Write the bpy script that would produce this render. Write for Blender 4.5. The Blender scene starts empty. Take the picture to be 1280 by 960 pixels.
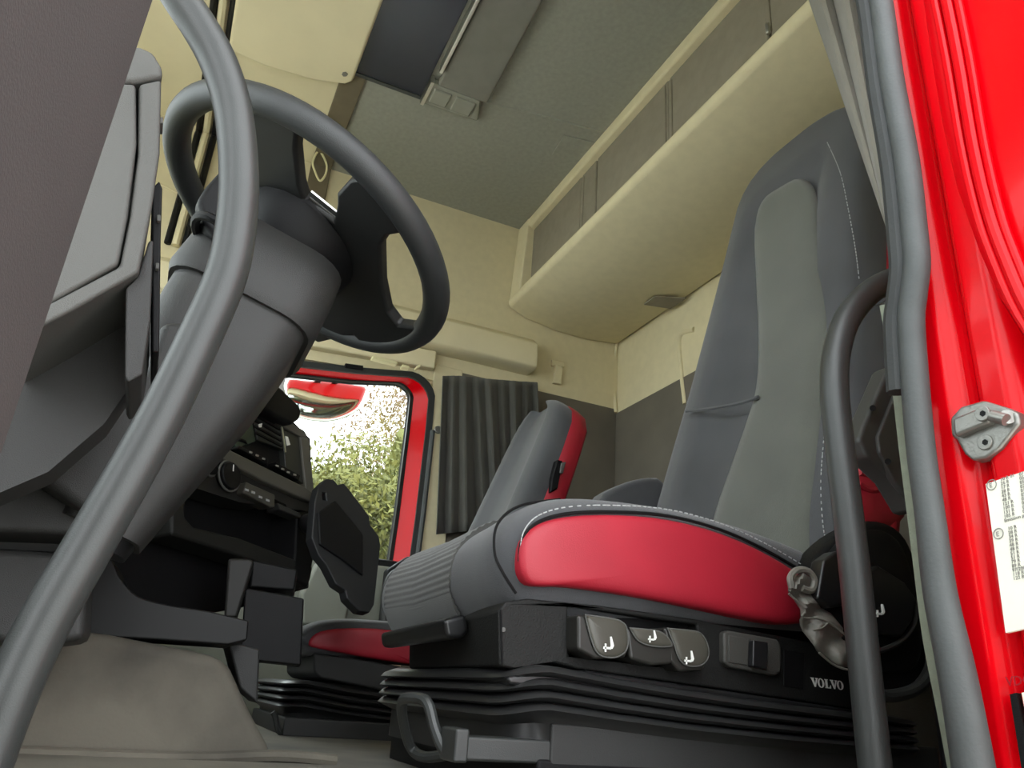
import bpy, bmesh, math, random
from mathutils import Vector, Matrix
random.seed(7)
SC = bpy.context.scene
COL = SC.collection

# ------------------------------------------------------------------ camera
F_PX, YAW, PITCH, ROLL = 961.0, 23.0, 22.3, 4.2
_y, _p, _r = map(math.radians, (YAW, PITCH, ROLL))
FW = Vector((math.cos(_p)*math.cos(_y), -math.cos(_p)*math.sin(_y), math.sin(_p)))
R0 = FW.cross(Vector((0, 0, 1))).normalized()
U0 = R0.cross(FW)
UP = U0*math.cos(_r) - R0*math.sin(_r)
RT = R0*math.cos(_r) + U0*math.sin(_r)
cd = bpy.data.cameras.new('camera')
cd.sensor_fit = 'HORIZONTAL'; cd.sensor_width = 36.0
cd.lens = F_PX/1280*36.0
cd.clip_start = 0.01
cam = bpy.data.objects.new('camera', cd); COL.objects.link(cam)
cam.matrix_world = Matrix((( RT.x, UP.x, -FW.x, 0), (RT.y, UP.y, -FW.y, 0), (RT.z, UP.z, -FW.z, 0), (0, 0, 0, 1)))
SC.camera = cam

# ------------------------------------------------------------------ sky and exposure
w = bpy.data.worlds.new('overcast_sky'); SC.world = w; w.use_nodes = True
bg = w.node_tree.nodes['Background']
bg.inputs[0].default_value = (0.93, 0.97, 1.0, 1); bg.inputs[1].default_value = 2.4
SC.view_settings.view_transform = 'Standard'; SC.view_settings.look = 'None'
SC.view_settings.gamma = 1.0; SC.view_settings.use_curve_mapping = False
SC.view_settings.exposure = 1.25

# ------------------------------------------------------------------ pixels to points (the camera stands at the origin)
def ray(px, py): return FW*F_PX + RT*(px-640) - UP*(py-480)
def PX(px, py, x): d = ray(px, py); return d*(x/d.x)
def PY(px, py, y): d = ray(px, py); return d*(y/d.y)
def PZ(px, py, z): d = ray(px, py); return d*(z/d.z)
def PP(px, py, o, n): d = ray(px, py); return d*(Vector(o).dot(n)/d.dot(n))
V = Vector

# ------------------------------------------------------------------ materials
def S(r, g, b):
    f = lambda c: (c/255)/12.92 if c/255 <= .04045 else ((c/255+.055)/1.055)**2.4
    return (f(r), f(g), f(b), 1)
MATS = {}
def mat(name, col, rough=.6, var=.12, scale=8, bump=0, bscale=200, metal=0, coat=0, spec=.5, emit=None, col2=None, stretch=None, thin=None, sheen=0):
    if name in MATS: return MATS[name]
    m = bpy.data.materials.new(name); m.use_nodes = True
    nt = m.node_tree; b = nt.nodes['Principled BSDF']; L = nt.links.new
    tc = nt.nodes.new('ShaderNodeTexCoord'); mp = nt.nodes.new('ShaderNodeMapping'); L(tc.outputs['Object'], mp.inputs[0])
    if stretch: mp.inputs['Scale'].default_value = stretch
    nz = nt.nodes.new('ShaderNodeTexNoise'); nz.inputs['Scale'].default_value = scale; nz.inputs['Detail'].default_value = 6
    L(mp.outputs[0], nz.inputs['Vector'])
    cr = nt.nodes.new('ShaderNodeValToRGB'); L(nz.outputs[0], cr.inputs[0])
    c = V(col[:3]); c2 = V(col2[:3]) if col2 else c*(1+var)
    a = c if col2 else c*(1-var)
    cr.color_ramp.elements[0].position = .33; cr.color_ramp.elements[1].position = .67
    cr.color_ramp.elements[0].color = (*a, 1); cr.color_ramp.elements[1].color = (*c2, 1)
    L(cr.outputs[0], b.inputs['Base Color'])
    b.inputs['Roughness'].default_value = rough; b.inputs['Metallic'].default_value = metal
    b.inputs['Coat Weight'].default_value = coat; b.inputs['Coat Roughness'].default_value = .06
    b.inputs['Specular IOR Level'].default_value = spec
    if sheen: b.inputs['Sheen Weight'].default_value = sheen
    if emit: b.inputs['Emission Color'].default_value = emit[0]; b.inputs['Emission Strength'].default_value = emit[1]
    if bump:
        n2 = nt.nodes.new('ShaderNodeTexNoise'); n2.inputs['Scale'].default_value = bscale; n2.inputs['Detail'].default_value = 3
        L(mp.outputs[0], n2.inputs['Vector'])
        bp = nt.nodes.new('ShaderNodeBump'); bp.inputs['Strength'].default_value = bump; bp.inputs['Distance'].default_value = .002
        L(n2.outputs[0], bp.inputs['Height']); L(bp.outputs[0], b.inputs['Normal'])
    MATS[name] = m; return m
def glass(name, tint=(.95, .98, .97), gloss=.06):
    m = bpy.data.materials.new(name); m.use_nodes = True; nt = m.node_tree
    nt.nodes.remove(nt.nodes['Principled BSDF']); out = nt.nodes['Material Output']
    t = nt.nodes.new('ShaderNodeBsdfTransparent'); t.inputs[0].default_value = (*tint, 1)
    g = nt.nodes.new('ShaderNodeBsdfGlossy'); g.inputs['Roughness'].default_value = .02
    mx = nt.nodes.new('ShaderNodeMixShader'); mx.inputs[0].default_value = gloss
    nt.links.new(t.outputs[0], mx.inputs[1]); nt.links.new(g.outputs[0], mx.inputs[2]); nt.links.new(mx.outputs[0], out.inputs[0])
    return m
M_CREAM = mat('cream_trim', S(224, 213, 178), .75, .04, 5, .25, 600)
M_CREAM2 = mat('cream_fabric', S(216, 205, 170), .9, .03, 30, .2, 700)
M_CEIL = mat('headliner_fabric', S(154, 154, 143), .95, .06, 60, .4, 700)
M_DKWALL = mat('dark_wall_fabric', S(104, 98, 88), .95, .1, 6, .3, 400)
M_DASH = mat('charcoal_plastic', S(46, 46, 45), .55, .08, 6, .3, 900, spec=.4)
M_DASH2 = mat('grey_plastic', S(82, 82, 79), .6, .06, 6, .3, 900)
M_BLACK = mat('black_plastic', S(19, 19, 20), .5, .1, 6, .25, 900, spec=.18)
M_GLBLK = mat('satin_black_rubber', S(27, 27, 28), .30, .1, 6)
M_SEAT = mat('dark_seat_cloth', S(66, 67, 70), .85, .17, 7, .4, 900, sheen=.3)
M_SEATI = mat('ribbed_seat_cloth', S(88, 90, 83), .9, .14, 7, .6, 700, sheen=.3, stretch=(1, 1, 1))
M_RED = mat('red_leather', S(158, 24, 42), .5, .07, 10, .15, 700)
M_PAINT = mat('red_car_paint', S(205, 1, 14), .25, .03, 4, coat=.12, spec=.12)
M_TUBE = mat('grey_handle_coating', S(47, 49, 48), .42, .05, 30, .12, 900)
M_WHEEL = mat('wheel_leather', S(46, 48, 49), .5, .06, 12, .25, 900)
M_SEAL = mat('grey_rubber_seal', S(64, 67, 67), .6, .1, 20, .2, 300)
M_SEALD = mat('dark_rubber_seal', S(40, 42, 42), .7, .1, 20, .2, 300)
M_METAL = mat('cast_steel', S(138, 137, 132), .38, .06, 30, .2, 300, metal=.7)
M_CHROME = mat('chrome', S(205, 205, 200), .35, .02, 5, metal=1)
M_DUST = mat('dusty_floor_rubber', S(38, 36, 32), .85, .2, 4.5, .3, 200, col2=S(102, 97, 86))
M_WHITE = mat('white_print', S(235, 235, 230), .6, .02)
M_STICK = mat('sticker_paper', S(232, 230, 216), .5, .03, 20)
M_INK = mat('grey_ink', S(128, 126, 120), .7, .05)
M_CURT = mat('curtain_cloth', S(76, 75, 70), .9, .12, 8, .3, 500, sheen=.2)
M_CURT2 = mat('beige_curtain_cloth', S(118, 114, 104), .9, .08, 8, .3, 500, sheen=.2)
M_STITCH = mat('pale_thread', S(170, 172, 172), .8, .05)
M_LEVER = mat('grey_lever_plastic', S(70, 68, 61), .35, .06, 10)
M_DOORT = mat('brown_grey_door_trim', S(44, 38, 37), .85, .05, 20, .2, 900)
M_NAVY = mat('tinted_hatch_glass', S(34, 40, 54), .3, .05)
M_BELT = mat('seat_belt_webbing', S(112, 118, 102), .8, .08, 90, .3, 600)
M_STRING = mat('pale_string', S(222, 214, 170), .8, .05)
M_LENS = mat('lamp_lens', S(150, 150, 140), .15, .05)
G_WIN = glass('window_glass')

# ------------------------------------------------------------------ object helpers
ORG = {}
def fin(o, label=None, cat=None, group=None, kind=None):
    if label: o['label'] = label
    if cat: o['category'] = cat
    if group: o['group'] = group
    if kind: o['kind'] = kind
    return o
def thing(name, loc, label, cat, group=None):
    o = bpy.data.objects.new(name, None); COL.objects.link(o); o.location = V(loc)
    o.empty_display_size = .05
    ORG[o] = V(loc); return fin(o, label, cat, group)
def obj(name, vf, m, parent=None, bevel=0, seg=2, sub=0, angle=35, flat=False):
    vs, fs = vf
    off = ORG[parent] if parent is not None else V((0, 0, 0))
    me = bpy.data.meshes.new(name)
    me.from_pydata([tuple(V(v)-off) for v in vs], [], fs)
    bm = bmesh.new(); bm.from_mesh(me); bmesh.ops.remove_doubles(bm, verts=bm.verts, dist=1e-6)
    bmesh.ops.recalc_face_normals(bm, faces=bm.faces); bm.to_mesh(me); bm.free()
    me.materials.append(m)
    if not flat:
        for p in me.polygons: p.use_smooth = True
        if not sub: me.set_sharp_from_angle(angle=math.radians(angle))
    o = bpy.data.objects.new(name, me); COL.objects.link(o)
    if parent is not None: o.parent = parent
    ORG[o] = off
    if bevel:
        md = o.modifiers.new('bevel', 'BEVEL'); md.width = bevel; md.segments = seg; md.limit_method = 'ANGLE'; md.angle_limit = math.radians(30); md.harden_normals = True
    if sub:
        md = o.modifiers.new('sub', 'SUBSURF'); md.levels = sub; md.render_levels = sub
    return o
def join(*parts):
    vs, fs = [], []
    for v, f in parts:
        k = len(vs); vs += list(v); fs += [[i+k for i in q] for q in f]
    return vs, fs
def prism(pts, vec):
    n = len(pts); vec = V(vec)
    vs = [V(p) for p in pts]+[V(p)+vec for p in pts]
    fs = [list(range(n)), list(range(2*n-1, n-1, -1))]+[[i, i+n, (i+1) % n+n, (i+1) % n] for i in range(n)]
    return vs, fs
def box(x0, x1, y0, y1, z0, z1):
    return prism([(x0, y0, z0), (x1, y0, z0), (x1, y1, z0), (x0, y1, z0)], (0, 0, z1-z0))
def cat(pts, n=6, closed=False):
    pts = [V(p) for p in pts]; out = []; N = len(pts)
    for i in range(N if closed else N-1):
        if closed: p0, p1, p2, p3 = pts[i-1], pts[i], pts[(i+1) % N], pts[(i+2) % N]
        else: p0, p1, p2, p3 = pts[max(i-1, 0)], pts[i], pts[i+1], pts[min(i+2, N-1)]
        for k in range(n):
            t = k/n
            out.append(.5*((2*p1)+(p2-p0)*t+(2*p0-5*p1+4*p2-p3)*t*t+(3*p1-p0-3*p2+p3)*t**3))
    if not closed: out.append(pts[-1])
    return out
def loft(rings, caps=True, close=False):
    n = len(rings[0]); vs = [v for r in rings for v in r]; fs = []
    K = len(rings)
    for i in range(K if close else K-1):
        a, b = i*n, ((i+1) % K)*n
        for j in range(n): fs.append([a+j, a+(j+1) % n, b+(j+1) % n, b+j])
    if caps and not close: fs += [list(range(n)), list(range((K-1)*n, K*n))]
    return vs, fs
def tube(path, r, n=12, closed=False, flat=1.0):
    path = [V(p) for p in path]; N = len(path); rings = []
    up = None
    for i, p in enumerate(path):
        if closed: t = (path[(i+1) % N]-path[i-1]).normalized()
        else: t = (path[min(i+1, N-1)]-path[max(i-1, 0)]).normalized()
        if up is None: up = t.orthogonal().normalized()
        up = (up-t*up.dot(t)).normalized(); s = t.cross(up)
        rr = r[i] if isinstance(r, (list, tuple)) else r
        rings.append([p+up*math.cos(2*math.pi*k/n)*rr+s*math.sin(2*math.pi*k/n)*rr*flat for k in range(n)])
    if closed:
        # find best twist to close
        return loft(rings, close=True)
    return loft(rings)
def grid(f, nu, nv):
    vs = [V(f(i/nu, j/nv)) for j in range(nv+1) for i in range(nu+1)]
    fs = [[j*(nu+1)+i, j*(nu+1)+i+1, (j+1)*(nu+1)+i+1, (j+1)*(nu+1)+i] for j in range(nv) for i in range(nu)]
    return vs, fs
def pillow(outline, nrm, bulge, depth=.02, rings=(1, .96, .88, .75, .55, .3)):
    c = sum((V(p) for p in outline), V())/len(outline); nrm = V(nrm).normalized()
    R = [[V(p)-nrm*depth for p in outline]]
    for s in rings:
        h = bulge*math.sqrt(max(0, 1-s**4))
        R.append([c+(V(p)-c)*s+nrm*h for p in outline])
    return loft(R)
def rrect(c, ax, ay, hx, hy, r, n=4):
    out = []
    c, ax, ay = V(c), V(ax), V(ay)
    for sx, sy, a0 in ((1, 1, 0), (-1, 1, 90), (-1, -1, 180), (1, -1, 270)):
        for k in range(n+1):
            a = math.radians(a0+90*k/n)
            out.append(c+ax*(sx*(hx-r)+r*math.cos(a))+ay*(sy*(hy-r)+r*math.sin(a)))
    return out
def dashes(path, ln=.006, gap=.004, r=.0009):
    path = [V(p) for p in path]; parts = []; d = 0; on = 0
    for a, b in zip(path, path[1:]):
        L = (b-a).length; t = 0
        while t+ln < L:
            p, q = a.lerp(b, t/L), a.lerp(b, (t+ln)/L)
            parts.append(tube([p, q], r, 5)); t += ln+gap
    return join(*parts) if parts else ([], [])
def text(s, size, o, ax, ay, m, name='lettering', parent=None, depth=.0006, align='LEFT'):
    cu = bpy.data.curves.new(name, 'FONT'); cu.body = s; cu.size = size; cu.extrude = depth/2; cu.align_x = align; cu.resolution_u = 2
    t = bpy.data.objects.new(name, cu); COL.objects.link(t)
    dg = bpy.context.evaluated_depsgraph_get(); dg.update()
    me = bpy.data.meshes.new_from_object(t.evaluated_get(dg)); bpy.data.objects.remove(t)
    ax, ay = V(ax).normalized(), V(ay).normalized(); o = V(o); nz = ax.cross(ay)
    off = ORG[parent] if parent is not None else V()
    for v in me.vertices: v.co = o+ax*v.co.x+ay*v.co.y+nz*v.co.z-off
    me.materials.clear(); me.materials.append(m)
    ob = bpy.data.objects.new(name, me); COL.objects.link(ob)
    if parent is not None: ob.parent = parent
    ORG[ob] = off
    return ob
def cut(o, vf):
    """cut a real opening into a mesh"""
    off = ORG[o]; me = bpy.data.meshes.new('cutter'); me.from_pydata([tuple(V(v)-off) for v in vf[0]], [], vf[1])
    bm = bmesh.new(); bm.from_mesh(me); bmesh.ops.recalc_face_normals(bm, faces=bm.faces); bm.to_mesh(me); bm.free()
    c = bpy.data.objects.new('cutter', me); COL.objects.link(c); c.parent = o.parent
    keep = [(m.name, m.show_viewport, m.show_render) for m in o.modifiers]
    for m in o.modifiers: m.show_viewport = False
    md = o.modifiers.new('cut', 'BOOLEAN'); md.operation = 'DIFFERENCE'; md.object = c; md.solver = 'EXACT'
    dg = bpy.context.evaluated_depsgraph_get(); dg.update()
    nm = bpy.data.meshes.new_from_object(o.evaluated_get(dg))
    o.modifiers.remove(md); bpy.data.objects.remove(c)
    for n, v, r in keep: o.modifiers[n].show_viewport = v
    nm.name = o.data.name; o.data = nm
    for p in nm.polygons: p.use_smooth = True
    nm.set_sharp_from_angle(angle=math.radians(35))
def struct(name, vf, m, label=None, **k):
    o = obj(name, vf, m, **k); o['kind'] = 'structure'
    if label: o['label'] = label
    return o
def pxx(pts, x): return [PX(a, b, x) for a, b in pts]
def pyy(pts, y): return [PY(a, b, y) for a, b in pts]
def pzz(pts, z): return [PZ(a, b, z) for a, b in pts]

# ================================================================== THE CAB SHELL
XW, YR, ZC, ZF = 2.70, -1.65, 1.95, -.10     # passenger wall, rear wall, ceiling, floor
M_FLOOR = mat('floor_rubber', S(84, 81, 74), .85, .2, 5, .3, 200, col2=S(120, 116, 104))
fl = struct('floor', box(.45, XW+.1, YR-.1, 1.1, ZF-.08, ZF), M_FLOOR, 'dark dusty rubber floor of the truck cab')
struct('ceiling', box(.40, XW+.12, YR-.1, -.20, ZC, ZC+.08), M_CEIL, 'grey green fabric headliner of the cab roof')
fc = struct('ceiling_front', box(.40, XW+.12, -.20, 1.1, ZC, ZC+.08), M_CREAM, 'cream front part of the cab roof lining')
# crease across the headliner and stitched access flap
cr = tube([PZ(608, 128, ZC), PZ(680, 145, ZC), PZ(770, 170, ZC)], .006, 8); obj('headliner_crease', cr, M_CEIL, parent=bpy.data.objects['ceiling'])
fl_pts = pzz([(705, 168), (745, 178), (733, 200), (690, 192)], ZC)
obj('access_flap', prism(fl_pts, (0, 0, -.005)), M_CEIL, parent=bpy.data.objects['ceiling'], bevel=.002)
# passenger wall: pieces round the door window
WT = .10
WY0, WY1 = -.812, .55                      # window opening rear / front
zt = lambda y: 1.078-.115*(y+.26)*1.0       # sloping head of the window
wr = join(
    box(XW, XW+WT, WY0, 1.1, ZF-.1, .42),
    prism([(XW, WY0, zt(WY0)), (XW, 1.1, zt(.3)), (XW, 1.1, ZC+.02), (XW, WY0, ZC+.02)], (WT, 0, 0)),
    box(XW, XW+WT, WY1, 1.1, .40, zt(.3)+.1),
    box(XW, XW+WT, YR-.05, WY0, 1.2, ZC+.02))
wright = struct('wall_right', wr, M_CREAM2, 'cream fabric covered side wall on the passenger side')
struct('wall_right_lower', box(XW, XW+WT, YR-.05, WY0, ZF-.1, 1.2), M_DKWALL, 'dark brown grey lower side wall behind the passenger seat')
struct('trim_5', box(XW-.006, XW+WT-.01, WY0-.115, WY0+.004, .36, 1.21), M_CREAM2, 'cream pillar lining between the passenger window and curtain', bevel=.006)
struct('trim_6', box(.42, .52, .40, .56, -.9, 1.2), M_BLACK, 'black windscreen pillar ahead of the driver door')
struct('wall_rear', box(.40, XW+.1, YR-.08, YR, 1.18, ZC+.02), M_CREAM2, 'cream upper rear wall of the cab')
struct('wall_rear_lower', box(.40, XW+.1, YR-.08, YR+.004, ZF-.1, 1.18), M_DKWALL, 'dark brown grey lower rear wall of the cab')
# corner piping and pressed handle groove on the rear wall
struct('trim_1', tube(cat([PY(771, 428, YR+.01), PY(767, 470, YR+.01), PY(770, 516, YR+.01)]), .008, 8), M_CREAM2, 'piped seam in the rear corner of the cab')
struct('trim_2', tube(cat([PY(868, 412, YR), PY(852, 418, YR), PY(850, 440, YR), PY(857, 505, YR)]), .011, 8), M_CREAM2, 'pressed rib in the cream rear wall')
struct('trim_8', box(.50, XW-.01, YR+.01, -1.20, ZF-.002, .22), M_DKWALL, 'dark bunk base along the rear wall', bevel=.02)
# front: bulkhead, screen, pillars
struct('wall_front', box(.40, XW+.1, 1.0, 1.08, -.9, .30), M_DASH, 'dark bulkhead under the windscreen')
struct('wall_front_header', box(.40, XW+.1, 1.0, 1.08, 1.55, ZC+.02), M_CREAM, 'cream header over the windscreen')
struct('window_2', box(.5, XW, 1.03, 1.036, .30, 1.55), G_WIN, 'large windscreen in front of the dashboard')
# driver side: header over the door, side wall behind the pillar
struct('wall_left', join(box(.40, .48, -.80, 1.1, 1.18, ZC+.05), box(.40, .48, YR-.1, -.80, -.9, ZC+.05), box(.40, .48, .45, 1.1, -.9, .4)), M_CREAM2, 'cream side wall round the driver door opening')

struct('trim_7', join(box(XW+WT, XW+WT+.02, WY0-.02, 1.1, -.9, .40), box(XW+WT, XW+WT+.02, -1.7, 1.1, 1.14, 2.0), box(XW+WT, XW+WT+.02, -1.7, WY0-.02, -.9, 1.14)), M_PAINT, 'red painted outer skin of the passenger side')
# ------------------------------------------------------------------ passenger window
def framepath(d, x):
    # the frame line of the window, inset d from the opening
    y0 = WY0+d
    pts = [(x, y0+.004, .41), (x, y0, .60), (x, y0, .93)]
    dt = d*.42 if d > .02 else d
    zc = zt(WY0)-dt
    for k in range(1, 7):
        a = math.pi/2*k/6; rr = .10-d*.5
        pts.append((x, y0+rr-rr*math.cos(a), zc-rr+rr*math.sin(a)-.002))
    for yy in (-.5, -.3, 0, .3, .55): pts.append((x, yy, zt(yy)-dt))
    return [V(p) for p in pts]
win = obj('window_1', tube(framepath(.074, XW+.055), .006, 6), M_SEALD)
fin(win, 'passenger side window with red painted frame', None, None, 'structure')
def band(d0, d1, x0, x1, th=.02):
    a, b = framepath(d0, x0), framepath(d1, x1)
    rings = [[p, q, q+V((th, 0, 0)), p+V((th, 0, 0))] for p, q in zip(a, b)]
    return loft(rings)
obj('window_seal', band(-.012, .012, XW-.012, XW-.012, .04), M_SEALD, parent=win)
obj('frame', band(.010, .066, XW-.002, XW+.035, .03), M_PAINT, parent=win)
obj('inner_seal', band(.063, .076, XW+.03, XW+.03, .03), M_GLBLK, parent=win)
obj('pale_seal', tube([p+V((-.014, -.012, 0)) for p in framepath(-.002, XW)[:3]], .010, 8), M_SEAL, parent=win)
obj('glass', box(XW+.055, XW+.060, WY0+.03, WY1+.05, .40, 1.10), G_WIN, parent=win)
obj('bottom_rail', box(XW-.03, XW+.06, WY0, WY1, .385, .425), M_BLACK, parent=win, bevel=.01)
clip = obj('frame_clip', prism(pxx([(432, 454), (454, 457), (454, 462), (432, 459)], XW-.02), (.03, 0, 0)), M_BLACK, parent=win)

# ------------------------------------------------------------------ shelf over the passenger door
sh = thing('door_header_shelf', (XW-.04, -.4, 1.26), 'cream moulded shelf above the passenger window and curtain', 'shelf')
prof = [(XW+.01, 1.415), (XW-.05, 1.40), (XW-.085, 1.37), (XW-.095, 1.30), (XW-.088, 1.265), (XW-.07, 1.255), (XW+.01, 1.255)]
def shring(y, dz=0): return [V((px_, y, z_+dz)) for px_, z_ in prof]
obj('shelf_body', loft([shring(-1.215), shring(-1.0), shring(-.6, -.005), shring(-.2, -.03), shring(.3, -.06), shring(.95, -.08)]), M_CREAM, sh, bevel=.006)
obj('shelf_lip', prism([(XW+.01, -.80, 1.25), (XW+.01, .95, 1.16), (XW+.01, .95, 1.08), (XW+.01, -.80, 1.175)], (-.05, 0, 0)), M_CREAM, sh, bevel=.008)
for a, b in (((466, 444), (497, 452)), ((503, 455), (512, 457)), ((521, 457), (526, 455))):
    p, q = PX(*a, XW-.10), PX(*b, XW-.10)
    obj('clip', prism([p, q, q+V((0, 0, -.012)), p+V((0, 0, -.012))], (.03, 0, 0)), M_STRING, sh, bevel=.003)
hook = fin(obj('coat_hook', join(prism(pxx([(695, 455), (704, 457), (702, 480), (692, 478)], XW-.02), (.02, 0, 0)), prism(pxx([(690, 449), (706, 452), (706, 459), (690, 457)], XW-.012), (.02, 0, 0))), M_CREAM, bevel=.004), 'small cream coat hook on the wall behind the passenger seat', 'hook')

# ------------------------------------------------------------------ overhead cabinet along the rear wall
cb = thing('overhead_cabinet', (1.6, -1.4, 1.5), 'cream overhead locker with grey fabric doors along rear wall', 'cabinet')
cx0, cx1 = .50, XW-.005
und = [(-1.125, 1.95), (-1.125, 1.90), (-1.165, 1.895), (-1.165, 1.60), (-1.10, 1.585), (-1.095, 1.565), (-1.105, 1.545), (-1.18, 1.515), (-1.32, 1.492), (-1.50, 1.492), (-1.645, 1.512), (-1.645, 1.95)]
obj('cabinet_body', loft([[V((x, y, z)) for y, z in und] for x in (cx0, cx1)]), M_CREAM2, cb, bevel=.012, seg=3)
endp = [(-1.12, 1.945), (-1.10, 1.56), (-1.16, 1.56), (-1.17, 1.945)]
obj('end_cap', loft([[V((x, y, z)) for y, z in endp] for x in (XW-.005, XW-.11)]), M_CREAM2, cb, bevel=.008)
M_LOCK = mat('locker_fabric', S(140, 132, 116), .9, .06, 30, .3, 600)
edges = [PY(660, 330, -1.155).x, PY(727, 260, -1.155).x, PY(746, 250, -1.155).x, PY(838, 150, -1.155).x, PY(962, 20, -1.155).x, .52]
for a, b in zip(edges, edges[1:]):
    obj('locker_door', box(b+.004, a-.004, -1.168, -1.150, 1.603, 1.895), M_LOCK, cb, bevel=.006)
for px_, py_ in ((725, 297), (830, 190), (838, 187), (960, 30)):
    p = PY(px_, py_, -1.145)
    obj('door_strap', prism([(p.x-.008, -1.145, p.z-.03), (p.x+.008, -1.145, p.z-.03), (p.x+.008, -1.145, 1.88), (p.x-.008, -1.145, 1.88)], (0, -.012, 0)), M_LOCK, cb, bevel=.004)
    obj('strap_clip', box(p.x-.006, p.x+.006, -1.150, -1.138, p.z-.035, p.z), M_CHROME, cb, bevel=.003)
obj('underside_tag', prism([(PZ(818, 370, 1.49)), (PZ(858, 372, 1.49)), (PZ(838, 385, 1.49)), (PZ(805, 380, 1.49))], (0, 0, -.004)), M_LOCK, cb)

# ------------------------------------------------------------------ roof hatch, console lamp and curtain rails
rh = thing('roof_hatch', (1.7, -.2, ZC), 'roof hatch with cream shade half over dark tinted glass', 'roof hatch')
shade = [(2.20, .17), (2.215, .05), (2.20, -.12), (2.165, -.215), (2.14, -.235), (.95, -.24), (.95, .17)]
obj('shade', prism([(x, y, ZC+.001) for x, y in shade], (0, 0, -.035)), M_CREAM, rh, bevel=.012, seg=3)
obj('tinted_glass', box(.95, 2.11, -.470, -.22, ZC-.012, ZC+.002), M_NAVY, rh, bevel=.003)
obj('edge_rail', box(2.11, 2.125, -.470, -.22, ZC-.016, ZC+.002), M_SEAL, rh)
obj('screw', prism([PZ(431+4*math.cos(k), 93+3*math.sin(k), ZC-.036) for k in range(6)], (0, 0, .006)), M_METAL, rh)
rc = thing('roof_console', (1.6, -.58, ZC), 'grey roof console with clear reading lamp beside the hatch', 'roof console')
M_CONS = mat('console_grey', S(128, 126, 118), .7, .05, 20, .3, 500)
obj('console_body', prism([(2.02, -.50, ZC+.002), (2.02, -.685, ZC+.002), (.9, -.64, ZC+.002), (.9, -.50, ZC+.002)], (0, 0, -.03)), M_CONS, rc, bevel=.01)
obj('chrome_strip', box(1.0, 1.95, -.495, -.482, ZC-.04, ZC), M_CHROME, rc, bevel=.003)
lm = obj('lamp_housing', prism([(2.13, -.48, ZC+.002), (2.12, -.69, ZC+.002), (2.02, -.66, ZC+.002), (2.02, -.48, ZC+.002)], (0, 0, -.028)), M_LENS, rc, bevel=.008)
obj('lamp_lens', box(2.035, 2.105, -.56, -.495, ZC-.034, ZC-.02), M_LENS, lm, bevel=.006)
obj('lamp_lens', box(2.035, 2.105, -.65, -.575, ZC-.034, ZC-.02), M_LENS, lm, bevel=.006)
obj('lamp_edge', box(2.01, 2.13, -.486, -.474, ZC-.032, ZC), M_CHROME, lm)
for i, (y, r, m, nm) in enumerate(((.175, .012, M_BLACK, 'black'), (.205, .014, M_CREAM2, 'cream'), (.232, .012, M_BLACK, 'dark inner'))):
    o = obj('curtain_rail', tube(cat([(.8, y, ZC-.012), (1.6, y, ZC-.012), (2.6, y, ZC-.012), (XW-.02, y, ZC-.06), (XW-.015, y, 1.7), (XW-.015, y, 1.42)], 5), r, 8), m)
    fin(o, nm+' track of the curtain rail running across the cream roof lining', 'curtain rail', 'curtain rail tracks')
# thin joints in the cream lining ahead of the rail
for a, b in (((150, 22), (240, 50)), ((190, 225), (235, 248))):
    struct('trim_3', tube([PX(*a, XW-.002), PX(*b, XW-.002)], .004, 6), M_CREAM2, 'fine joint in the cream front lining')
# string loop and fabric band where the front lining meets the headliner
slx = PZ(399, 189, ZC-.002).x
fin(obj('string_loop', tube(cat([PX(px_, py_, slx) for px_, py_ in ((399, 189), (391, 202), (394, 215), (400, 226), (407, 218), (408, 205))], 5, True), .0045, 6, closed=True), M_STRING), 'pale string loop hanging from the roof behind the steering wheel', 'string')
M_BAND = mat('brown_band', S(112, 102, 82), .9)
fin(obj('lining_band', join(box(2.12, XW-.004, -.275, -.195, ZC-.010, ZC+.001), box(XW-.012, XW+.001, -.275, -.195, 1.43, ZC)), M_BAND, bevel=.003), 'brown fabric band edging the cream lining behind the steering wheel', 'band')
# ------------------------------------------------------------------ curtains
def curtain(name, base, m, label, cols, nv=14):
    # cols: list of (top point, bottom point); pleats between them
    tops = cat([c[0] for c in cols], 6); bots = cat([c[1] for c in cols], 6); N = len(tops)-1
    def f(u, v):
        i = min(int(u*N), N-1); t = u*N-i
        a = tops[i].lerp(tops[i+1], t); b = bots[i].lerp(bots[i+1], t)
        return a.lerp(b, v)
    g = grid(f, N, nv)
    o = obj(name, g, m)
    md = o.modifiers.new('thick', 'SOLIDIFY'); md.thickness = .004
    return o
cols = []
tp = [(553, 470), (575, 470), (600, 473), (625, 475), (650, 477), (672, 478)]
bt = [(545, 668), (575, 665), (610, 660), (632, 640), (650, 610), (676, 545)]
n = 17
for k in range(n):
    u = k/(n-1)*5; i = min(int(u), 4); t = u-i
    L2 = lambda A: (A[i][0]*(1-t)+A[i+1][0]*t, A[i][1]*(1-t)+A[i+1][1]*t)
    d = .026*(1 if k % 2 else -1)*(.6+.4*math.sin(k*1.7))
    cols.append((PX(*L2(tp), XW-.045+d*.6), PX(*L2(bt), XW-.05+d*1.3)))
fin(curtain('curtain', None, M_CURT, '', cols), 'dark grey pleated curtain gathered behind the passenger window', 'curtain')
cols = []
n = 7
for k in range(n):
    u = k/(n-1); d = .022*(1 if k % 2 else -1)
    cols.append((PY(1000+100*u, -40, -.86+.1*u+d), PY(1112+16*u, 285+55*u, -.80+.08*u+d*.3)))
fin(curtain('curtain', None, M_CURT2, '', cols), 'beige curtain tied back beside the driver seat backrest', 'curtain')

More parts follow.
